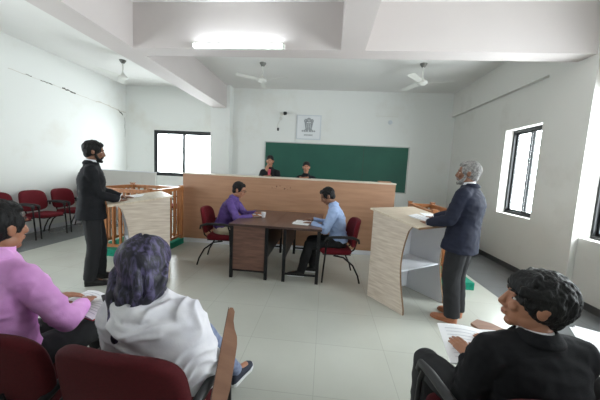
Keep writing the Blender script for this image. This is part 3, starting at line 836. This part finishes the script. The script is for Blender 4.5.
    rr = [(pelvis-spine*(.02+lt)*sc, .168+.02*(lt > 0), .130+.012*(lt > 0)), (pelvis+spine*.03, .166, .128), (pelvis.lerp(chest, .45), .150, .118), (chest, .172, .128), (sh_c-sp2*.045, .176, .108), (sh_c+sp2*.005, .150, .088), (neck-sp2*.045, .105, .075), (neck+sp2*.012, .062, .064)]
    b = B().loft([(c_, Rt, fw_s if i < 3 else fw_c, w_*k, d_*k) for i, (c_, w_, d_) in enumerate(rr)], 32, 2.3)
    for s, (p0, p1, p2) in A.items():
        b.chain([p0, p1], [.064*k, .053*k]); b.cap(sh_c+Rt*s*.05, p0, .07*k, .062*k)
        e = p1.lerp(p2, .93); n_ = (e-p1).normalized(); b.ell(p1, .053*k)
        b.tube([p1, p1.lerp(p2, .5), e], [.051*k, .047*k, .038*k], 18)
    o = obj(top_name, b, top, t, org=org); remesh(o, topvox, 3, wr(wrk, 11, (1, 1, 1.5), len(label) % 7))
    jack = o
    if top_name in ('jacket', 'shirt') and not female:
        b = B(); n = 18; rings_ = []
        for i in range(n+1):
            a = R(-40)+R(260)*i/n-R(0); ca, sa = math.cos(a+PI), math.sin(a+PI)
            c0 = neck-sp2*.006
            dirn = Rt*ca+fw_c*sa; fr_ = max(0, sa)
            rings_.append((c0+dirn*.070*k-sp2*.05*fr_, c0+dirn*(.058*k)+sp2*(.030-.06*fr_)))
        for (a0, a1), (b0, b1) in zip(rings_, rings_[1:]):
            b.cap(a0.lerp(a1, .0), b0.lerp(b1, .0), .017, .017, 8); b.cap(a0.lerp(a1, .5), b0.lerp(b1, .5), .014, .014, 8); b.cap(a1, b1, .009, .009, 8)
        jc = obj('folded_collar', b, top, o, org=org); remesh(jc, .006, 2)
    if collar:
        b = B(); cz = neck+sp2*(.012 if top_name != 'jacket' else (-.004 if low_collar else .016))
        b.tube([cz-sp2*.02+fw_c*.0, cz+sp2*.028+fw_c*.004], [.066*sc, .058*sc], 24)
        obj('collar', b, collar, t, org=org, smooth=True)
    for s, (p0, p1, p2) in A.items():
        if collar and top_name == 'jacket':
            obj('cuff', B().tube([p1.lerp(p2, .9), p1.lerp(p2, .965)], [.034*sc, .033*sc], 18), collar, t, org=org, smooth=True)
    # trousers
    if legs and trousers:
        b = B(); b.loft([(pelvis-spine*.10*sc, Rt, fw_s, .13*k, .10*k), (pelvis-spine*.03, Rt, fw_s, .160*k, .118*k), (pelvis+spine*.08, Rt, fw_s, .148*k, .110*k)], 24, 2.3)
        for s, (p0, p1, p2) in Lg.items():
            b.cap(p0, p1, .092*k, .068*k*tw)
            b.ell(p1, .068*k*tw); b.tube([p1, p1.lerp(p2, .5), p2-up*.015], [.067*k*tw, .064*k*tw, .058*k*tw], 18)
        o = obj('trousers', b, trousers, t, org=org); remesh(o, topvox, 3, wr(wrk*.9, 10, (1, 1, .8), 3))
    if feet:
        for s, (p0, p1, p2) in Lg.items():
            f3 = V((legs[s][2][0], legs[s][2][1], 0)).normalized(); hl = p2-f3*.055
            b = B(); shoe(b, hl, f3, .27*sc, 1, ground); so = obj('shoe', b, shoe_m, t, org=org)
            remesh(so, .005, 2)
            for v in so.data.vertices: v.co.z = max(v.co.z, .004)
            b = B(); sole_mesh(b, hl, f3, .27*sc, 1, ground); obj('sole', b, sole_m or 'black_plastic', so, org=org)
    return t, dict(A=A, L=Lg, org=org, T=T, neck=neck, chest=chest, F=F, R=Rt, sh_c=sh_c, jacket=jack, hm=hm, pelvis=pelvis, fw=fw_c, sp=sp2)

def lapels(t, P, m='white_shirt', tie=None, k=1.0):
    """white shirt wedge between the jacket's lapels, lying on the chest"""
    F, Rt, n, c = P['fw'], P['R'], P['neck'], P['chest']
    b = B(); a = n+F*.066*k-P['sp']*.02; z = c+F*.132*k-P['sp']*.03
    b.prism([a+Rt*.035, a-Rt*.035, z-Rt*.012, z+Rt*.012], F*.012)
    obj('shirt_front', b, m, t, org=P['org'])
    if tie:
        b = B(); b.prism([a+Rt*.012+F*.012, a-Rt*.012+F*.012, z-Rt*.02+F*.013, z+Rt*.02+F*.013], F*.006)
        obj('tie', b, tie, t, org=P['org'])

def dirv(deg): return (math.cos(R(deg)), math.sin(R(deg)), 0)
def add(p, d, k): return tuple(V(p)+V(d)*k)

# young man in black suit at the left lectern
F = V((.78, .62, 0)).normalized(); Rt = F.cross(V((0,0,1))); o = V((-2.86, 3.21, 0))
def at(f, r, z): return tuple(o+F*f+Rt*r+V((0,0,z)))
t, P = person('bearded young man in a black suit standing behind the left lectern', F, at(-.02, 0, .955), at(-.01, 0, 1.31), at(-.005, 0, 1.515), at(.03, 0, 1.65), (.80, .60, -.12),
    {1: (at(.285, .07, 1.06), (-.9, -.6, -1.2), tuple(F*.9-Rt*.3+V((0,0,-.05))), (0, 0, -1), .35),
     -1: (at(.31, -.14, 1.08), (-.8, .3, -1.2), tuple(F*.9+Rt*.2), (0, 0, -1), .4)},
    {1: (at(-.05, .10, .085), tuple(F), tuple(F+Rt*.15)), -1: (at(.05, -.11, .085), tuple(F), tuple(F-Rt*.1))},
    'suit', 'black_trouser', skin='skin_a', sc=1.0, bulk=1.13, beard='hair', hvol=1.06, long_top=.1)
lapels(t, P, tie='black_plastic')

# older man in navy suit at the right lectern
F = V((-.72, .69, 0)).normalized(); Rt = F.cross(V((0,0,1))); o = V((1.49, 3.10, 0))
t, P = person('grey-haired bearded man in a navy suit standing at the right lectern', F, at(0, 0, .935), at(-.03, 0, 1.28), at(-.02, 0, 1.475), at(.015, 0, 1.605), (-.92, .40, .02),
    {1: (at(.37, .12, 1.07), (.9, -.5, -.9), tuple(F*.9-Rt*.3), (0, 0, -1), .3),
     -1: (at(.30, -.20, 1.045), (.7, -1.2, -.7), tuple(F*.8+Rt*.5), (0, 0, -1), .35)},
    {1: (at(-.0, .10, .085), tuple(F), tuple(F+Rt*.1)), -1: (at(-.02, -.10, .085), tuple(F), tuple(F-Rt*.1))},
    'navy', 'black_trouser', skin='skin_a', sc=.98, bulk=1.22, beard='hair_grey', hair='hair_grey', hvol=1.02, long_top=.13, shoe_m='brown_shoe', sole_m='brown_shoe', tw=1.08)
lapels(t, P, k=1.2)

# man in purple shirt
F = V((1, .02, 0)).normalized(); Rt = F.cross(V((0,0,1))); o = V((-1.65, 4.42, 0))
t, P = person('man in a purple shirt and glasses writing at the left desk', F, at(.0, 0, .56), at(.11, 0, .86), at(.19, 0, 1.06), at(.27, 0, 1.185), (.92, -.05, -.3),
    {1: (at(.52, .10, .80), (-.3, -.6, -.6), tuple(F*.9-Rt*.35), (0, 0, -1), .5), -1: (at(.52, -.16, .80), (-.2, .6, -.7), tuple(F*.9+Rt*.3), (0, 0, -1), .5)},
    {1: (at(.42, .12, .09), (0, 0, 1), tuple(F)), -1: (at(.36, -.1, .09), (0, 0, 1), tuple(F))},
    'purple', 'beige', skin='skin_c', sc=1.0, top_name='shirt', collar='purple', glasses=True, wrk=.008, bulk=1.06)
# man in light blue shirt
F = V((-1, .05, 0)).normalized(); Rt = F.cross(V((0,0,1))); o = V((.24, 4.09, 0))
t, P = person('man in a light blue shirt reading a book at the right desk', F, at(.0, 0, .56), at(.05, 0, .87), at(.11, 0, 1.08), at(.20, 0, 1.195), (-.86, -.05, -.5),
    {1: (at(.42, .17, .81), (.2, .5, -.8), tuple(F*.9-Rt*.3), (0, 0, -1), .4), -1: (at(.40, -.08, .80), (.3, -.5, -.8), tuple(F*.95+Rt*.2), (0, 0, -1), .45)},
    {1: (at(.36, .1, .09), (0, 0, 1), tuple(F)), -1: (at(.52, -.12, .09), (0, 0, 1), tuple(F))},
    'blue', 'black_trouser', skin='skin_a', sc=.98, top_name='shirt', collar='blue', wrk=.008, bulk=1.04, sole_m='sole')
# two women behind the bench
for (x, y, hx, l, sc_, hand) in ((-1.20, 6.10, -1.19, 'woman in a black jacket behind the bench resting her chin on her hand', .95, True), (-.42, 6.08, -.40, 'smiling woman in a black jacket behind the bench, nearer the middle of the chalkboard', .93, False)):
    F = V((0, -1, 0)); Rt = F.cross(V((0,0,1))); o = V((x, y, .42))
    dz = 0 if hand else -.09
    hd = at(.18, 0, 1.295+dz)
    t, P = person(l, F, at(0, 0, .54), at(.10, 0, .93+dz), at(.15, 0, 1.165+dz), hd, (.1, -1, -.1),
        {1: ((hd[0]-.035, hd[1]-.125, hd[2]-.20) if hand else at(.36, .10, .99), (-.6, -.3, -1), (.1, .25, 1) if hand else tuple(F*.6-Rt*.7), (.2, 1, 0) if hand else (0, 0, -1), .9 if hand else .4),
         -1: (at(.36, -.05, .995), (.8, 0, -1), tuple(F*.4+Rt*.9), (0, 0, -1), .3)},
        {1: (at(.40, .1, .09), (0, 0, 1), tuple(F)), -1: (at(.40, -.1, .09), (0, 0, 1), tuple(F))},
        'suit', 'black_trouser', skin='skin_c', sc=sc_, female=True, bun=True, hvol=.97, ground=.42, vox=.006, collar=None)
    if hand: lapels(t, P, 'dupatta')

# boy in the pink shirt
F = V((.12, 1, 0)).normalized(); Rt = F.cross(V((0,0,1))); o = V((-1.545, 1.16, 0))
t, P = person('boy in a pink shirt seated at the left edge with a notebook on his lap', F, at(0, 0, .56), at(-.02, 0, .87), at(.01, 0, 1.08), at(.03, 0, 1.205), (.06, 1, .0),
    {1: (at(.32, .12, .70), (.9, -.4, -.9), tuple(F*.8-Rt*.5), (0, 0, -1), .6), -1: (at(.32, -.12, .70), (-.8, 0, -.6), tuple(F*.8+Rt*.5), (0, 0, -1), .5)},
    {1: (at(.46, .13, .09), (0, 0, 1), tuple(F)), -1: (at(.46, -.13, .09), (0, 0, 1), tuple(F))},
    'pink', 'black_trouser', skin='skin_b', top_name='shirt', collar='pink', vox=.0045, topvox=.007, wrk=.007, bulk=1.04, shw=.175, hvol=1.05)
nm = TR(-1.42, 1.55, .655, R(-14), R(4))
t = sheet('notebook', 'open notebook with red edges on the lap of the boy in pink', 'notebook', .36, .22, nm, fold=True)
b = B().box((-.185, -.112, -.006), (.185, .112, -.001), .002, nm); obj('cover', b, 'red_paper', t, org=t.location)
t = thing('phone', 'black phone held over the notebook by the boy in pink', 'phone', (-1.26, 1.5, .70))
obj('case', B().box((-.036, -.075, 0), (.036, .075, .01), .004, TR(-1.24, 1.50, .705, R(50), R(20))), 'black_plastic', t, org=t.location)

# woman in the violet headscarf
F = V((.04, 1, 0)).normalized(); Rt = F.cross(V((0,0,1))); o = V((-.71, 1.15, 0))
hd = (-.79, 1.17, 1.085)
t, P = person('woman in a violet patterned headscarf and white shawl seated in the foreground', F, at(0, 0, .55), at(-.02, 0, .80), (-.765, 1.15, .965), hd, (-.15, 1, -.08),
    {1: (at(.27, .02, .66), (.3, -.3, -.9), tuple(F*.8-Rt*.6), (0, 0, -1), .5), -1: (at(.34, -.10, .66), (-.8, -.2, -.8), tuple(F*.8+Rt*.4), (0, 0, -1), .5)},
    {1: (at(.70, .12, .10), (-.45, 0, 1), tuple(F+Rt*.25)), -1: (at(.62, -.06, .09), (0, 0, 1), tuple(F))},
    'black_plastic', 'denim', skin='skin_c', sc=.95, female=True, top_name='tunic', collar=None, vox=.005, shoe_m='sneaker', sole_m='sole', hair_on=True, wrk=.004, legsc=1.2, bulk=.80)
org = P['org']; h = V(hd)
# headscarf: wraps the skull, gathers at the nape and falls over the left shoulder blade
b = B()
b.ell(h+V((0, -.02, .03)), (.104, .118, .118), sub=4); b.ell(h+V((.012, -.035, -.04)), (.102, .098, .10), sub=4)
b.ell(h+V((.0, -.05, -.10)), (.098, .085, .085), sub=4); b.ell(h+V((-.03, -.075, -.175)), (.082, .06, .085), sub=4)
b.ell(h+V((-.045, -.10, -.225)), (.064, .05, .07), sub=3); b.ell(h+V((-.035, -.125, -.275)), (.042, .035, .055), sub=3); b.ell(h+V((.045, -.055, -.15)), (.055, .05, .06), sub=3)
b.ell(h+V((.0, .02, -.13)), (.085, .075, .06), sub=3)
b.tube([h+V((.105, .0, .03)), h+V((.108, -.05, -.04)), h+V((.07, -.11, -.11)), h+V((-.01, -.13, -.19))], [.014, .02, .024, .02], 12)
b.tube([h+V((-.10, .01, .05)), h+V((-.11, -.05, -.03)), h+V((-.09, -.10, -.12)), h+V((-.06, -.12, -.22))], [.012, .018, .022, .018], 12)
b.tube([h+V((-.02, -.10, .10)), h+V((.04, -.13, .02)), h+V((.055, -.14, -.07)), h+V((.02, -.14, -.16))], [.008, .014, .017, .015], 12)
def fscarf(co, n):
    q = (co+V(org)-h); a = math.atan2(q.x, -q.y-.02)
    w_ = math.sin((a*2.6+q.z*26)+3*noise.noise(q*9)); w2 = noise.noise(V((q.x*22, q.y*22, q.z*12)))
    return co+n*(.0068*w_+.007*w2)
so = obj('headscarf', b, 'scarf', t, org=org); remesh(so, .0055, 3, fscarf)
# white shawl around neck, shoulders and back
def cx(z): return -.765+(.965-z)*.22
rings = []
for z, rx, ry, dy in ((.975, .085, .085, -.01), (.945, .125, .105, -.01), (.915, .175, .125, -.005), (.88, .218, .145, 0), (.83, .238, .155, .01), (.76, .246, .160, .02), (.68, .25, .165, .03), (.60, .245, .165, .04), (.55, .235, .16, .04)):
    rings.append((V((cx(z)-.008*(z < .93), 1.15+dy, z)), Rt, F, rx*1.05, ry))
b = B().loft(rings, 48, 2.2)
A = P['A']
for s in (-1, 1):
    p0, p1, p2 = A[s]; b.chain([p0+V((0,0,-.01)), p1, p1.lerp(p2, .55)], [.088, .084, .062])
b.tube([V((-.87, 1.16, .955)), V((-.85, 1.07, .94)), V((-.77, 1.02, .925)), V((-.69, 1.04, .93)), V((-.63, 1.10, .935)), V((-.62, 1.19, .93))], [.02, .03, .034, .034, .03, .02], 14)
b.tube([V((-.90, 1.12, .91)), V((-.84, 1.02, .88)), V((-.74, .99, .86)), V((-.63, 1.02, .87)), V((-.55, 1.10, .88))], [.02, .03, .032, .03, .02], 14)
def fshawl(co, n):
    q = co+V(org); d = (q-V((-.76, 1.12, 1.02))).length
    w_ = 1-2*abs(math.sin(d*34+5*noise.noise(q*6))); w2 = noise.noise(V((q.x*9, q.y*9, q.z*20)))
    return co+n*(.0055*w_+.006*w2)
so = obj('shawl', b, 'shawl', t, org=org); remesh(so, .007, 14, fshawl)

# writing tablet folded down beside her chair
t = thing('writing_tablet', 'brown folded writing tablet standing beside the woman in the headscarf', 'writing tablet', (-.42, 1.2, .6))
p0, p1 = V((-.388, 1.02, .60)), V((-.452, 1.40, .80)); ax = (p1-p0).normalized(); wd = (V((.9, -.1, -.35))-ax*V((.9, -.1, -.35)).dot(ax)).normalized(); nn = ax.cross(wd)
L = (p1-p0).length
poly = [p0+ax*L*a+wd*w_ for a, w_ in ((0, -.024), (0, .040), (.1, .046), (.35, .048), (.55, .048), (.64, .042), (.73, .024), (.83, .012), (.95, .010), (1.0, -.002), (1.0, -.016), (.97, -.024), (.5, -.026))]
obj('board', B().prism(poly, nn*.016), 'tablet', t, org=t.location)
b = B().prism([q+nn*.0 for q in [p0+wd*-.0265, p0+wd*-.0235, p1+wd*-.0235, p1+wd*-.0265]], nn*.018); obj('edge_groove', b, 'desk_edge', t, org=t.location)
obj('bracket', B().tube([p0-ax*.01+nn*.008, V((-.41, 1.06, .5)), V((-.43, 1.12, .40))], .012), 'black_steel', t, org=t.location)

# young man in the black blazer
F = V((-.10, 1, 0)).normalized(); Rt = F.cross(V((0,0,1))); o = V((.86, 1.14, 0))
t, P = person('young man in a black blazer seated in the right foreground, reading an open book', F, at(0, 0, .55), at(-.02, 0, .785), at(-.01, .0, .95), (.865, 1.17, 1.063), (-.93, .34, .12),
    {-1: (at(.25, -.07, .675), (-.35, -.3, -.9), (-.15, .75, .12), (.3, .2, -1), .55), 1: (at(.34, .16, .68), (.8, -.2, -.6), (-.5, .8, 0), (0, 0, -1), .5)},
    {-1: (at(.45, -.17, .09), (-.1, .1, 1), tuple(F)), 1: (at(.46, .13, .09), (0, 0, 1), tuple(F))},
    'suit_fg', 'black_trouser', skin='skin_b', vox=.0042, topvox=.007, wrk=.006, bulk=1.10, shw=.178, hair='hair_soft', hvol=1.08, hwave=.8, low_collar=True)
bm_ = Matrix.Translation((.935, 1.515, .64)) @ Matrix.Rotation(R(-8), 4, 'Z') @ Matrix.Rotation(R(10), 4, 'X')
sheet('open_book', 'open white book held by the young man in the black blazer', 'book', .46, .30, bm_, fold=True)
t = thing('writing_tablet', 'brown writing tablet under the open book of the young man in the blazer', 'writing tablet', (1.1, 1.6, .6))
obj('board', B().prism([(1.0, 1.84, .60), (1.07, 1.90, .60), (1.14, 1.86, .60), (1.30, 1.66, .60), (1.30, 1.35, .60), (1.12, 1.35, .60)], (0, 0, .016)), 'tablet', t, org=t.location)
obj('bracket', B().tube([(1.2, 1.4, .6), (1.13, 1.36, .5), (1.09, 1.3, .41)], .012), 'black_steel', t, org=t.location)

# neighbour at the right edge: dark trousers and papers
F = V((-.25, 1, 0)).normalized(); Rt = F.cross(V((0,0,1))); o = V((1.66, 1.10, 0))
t, P = person('person in dark clothes at the right edge holding white papers, mostly out of view', F, at(0, 0, .55), at(-.03, 0, .86), at(-.02, 0, 1.08), at(0, 0, 1.22), (-.3, 1, 0),
    {1: (at(.34, .12, .68), (.8, -.2, -.6), tuple(F*.8-Rt*.5), (0, 0, -1), .5), -1: (at(.34, -.14, .68), (-.8, 0, -.6), tuple(F*.8+Rt*.5), (0, 0, -1), .5)},
    {1: (at(.46, .13, .09), (0, 0, 1), tuple(F)), -1: (at(.46, -.13, .09), (0, 0, 1), tuple(F))},
    'suit_fg', 'black_trouser', skin='skin_b')
sheet('paper_stack', 'white papers on the lap of the person at the right edge', 'papers', .21, .30, TR(1.60, 1.62, .655, R(-30), R(6)), pages=3)

# ------------------------------------------------------------ camera, daylight
def rotm(pit, rol, yaw):
    cy, sy, cp, sp, cr, sr = math.cos(yaw), math.sin(yaw), math.cos(pit), math.sin(pit), math.cos(rol), math.sin(rol)
    f = V((-sy*cp, cy*cp, -sp)); r0 = V((cy, sy, 0)); d0 = f.cross(r0)
    return cr*r0+sr*d0, -sr*r0+cr*d0, f
rt, dn, fw = rotm(.104355, -.050322, .087487)
cd = bpy.data.cameras.new('camera'); cam = bpy.data.objects.new('camera', cd); C.objects.link(cam)
cd.sensor_width = 36; cd.lens = 280/600*36; cd.clip_start = .05
m = Matrix.Identity(4)
for i in range(3): m[i][0] = rt[i]; m[i][1] = -dn[i]; m[i][2] = -fw[i]
m[0][3], m[1][3], m[2][3] = 0, 0, 1.55
cam.matrix_world = m
bpy.context.scene.camera = cam

w = bpy.data.worlds.new('sky'); bpy.context.scene.world = w; w.use_nodes = True
bg = w.node_tree.nodes['Background']; bg.inputs[0].default_value = (.93, .97, 1, 1); bg.inputs[1].default_value = 8.0
vs = bpy.context.scene.view_settings
vs.view_transform = 'Standard'; vs.look = 'None'; vs.gamma = 1; vs.use_curve_mapping = False; vs.exposure = 1.3
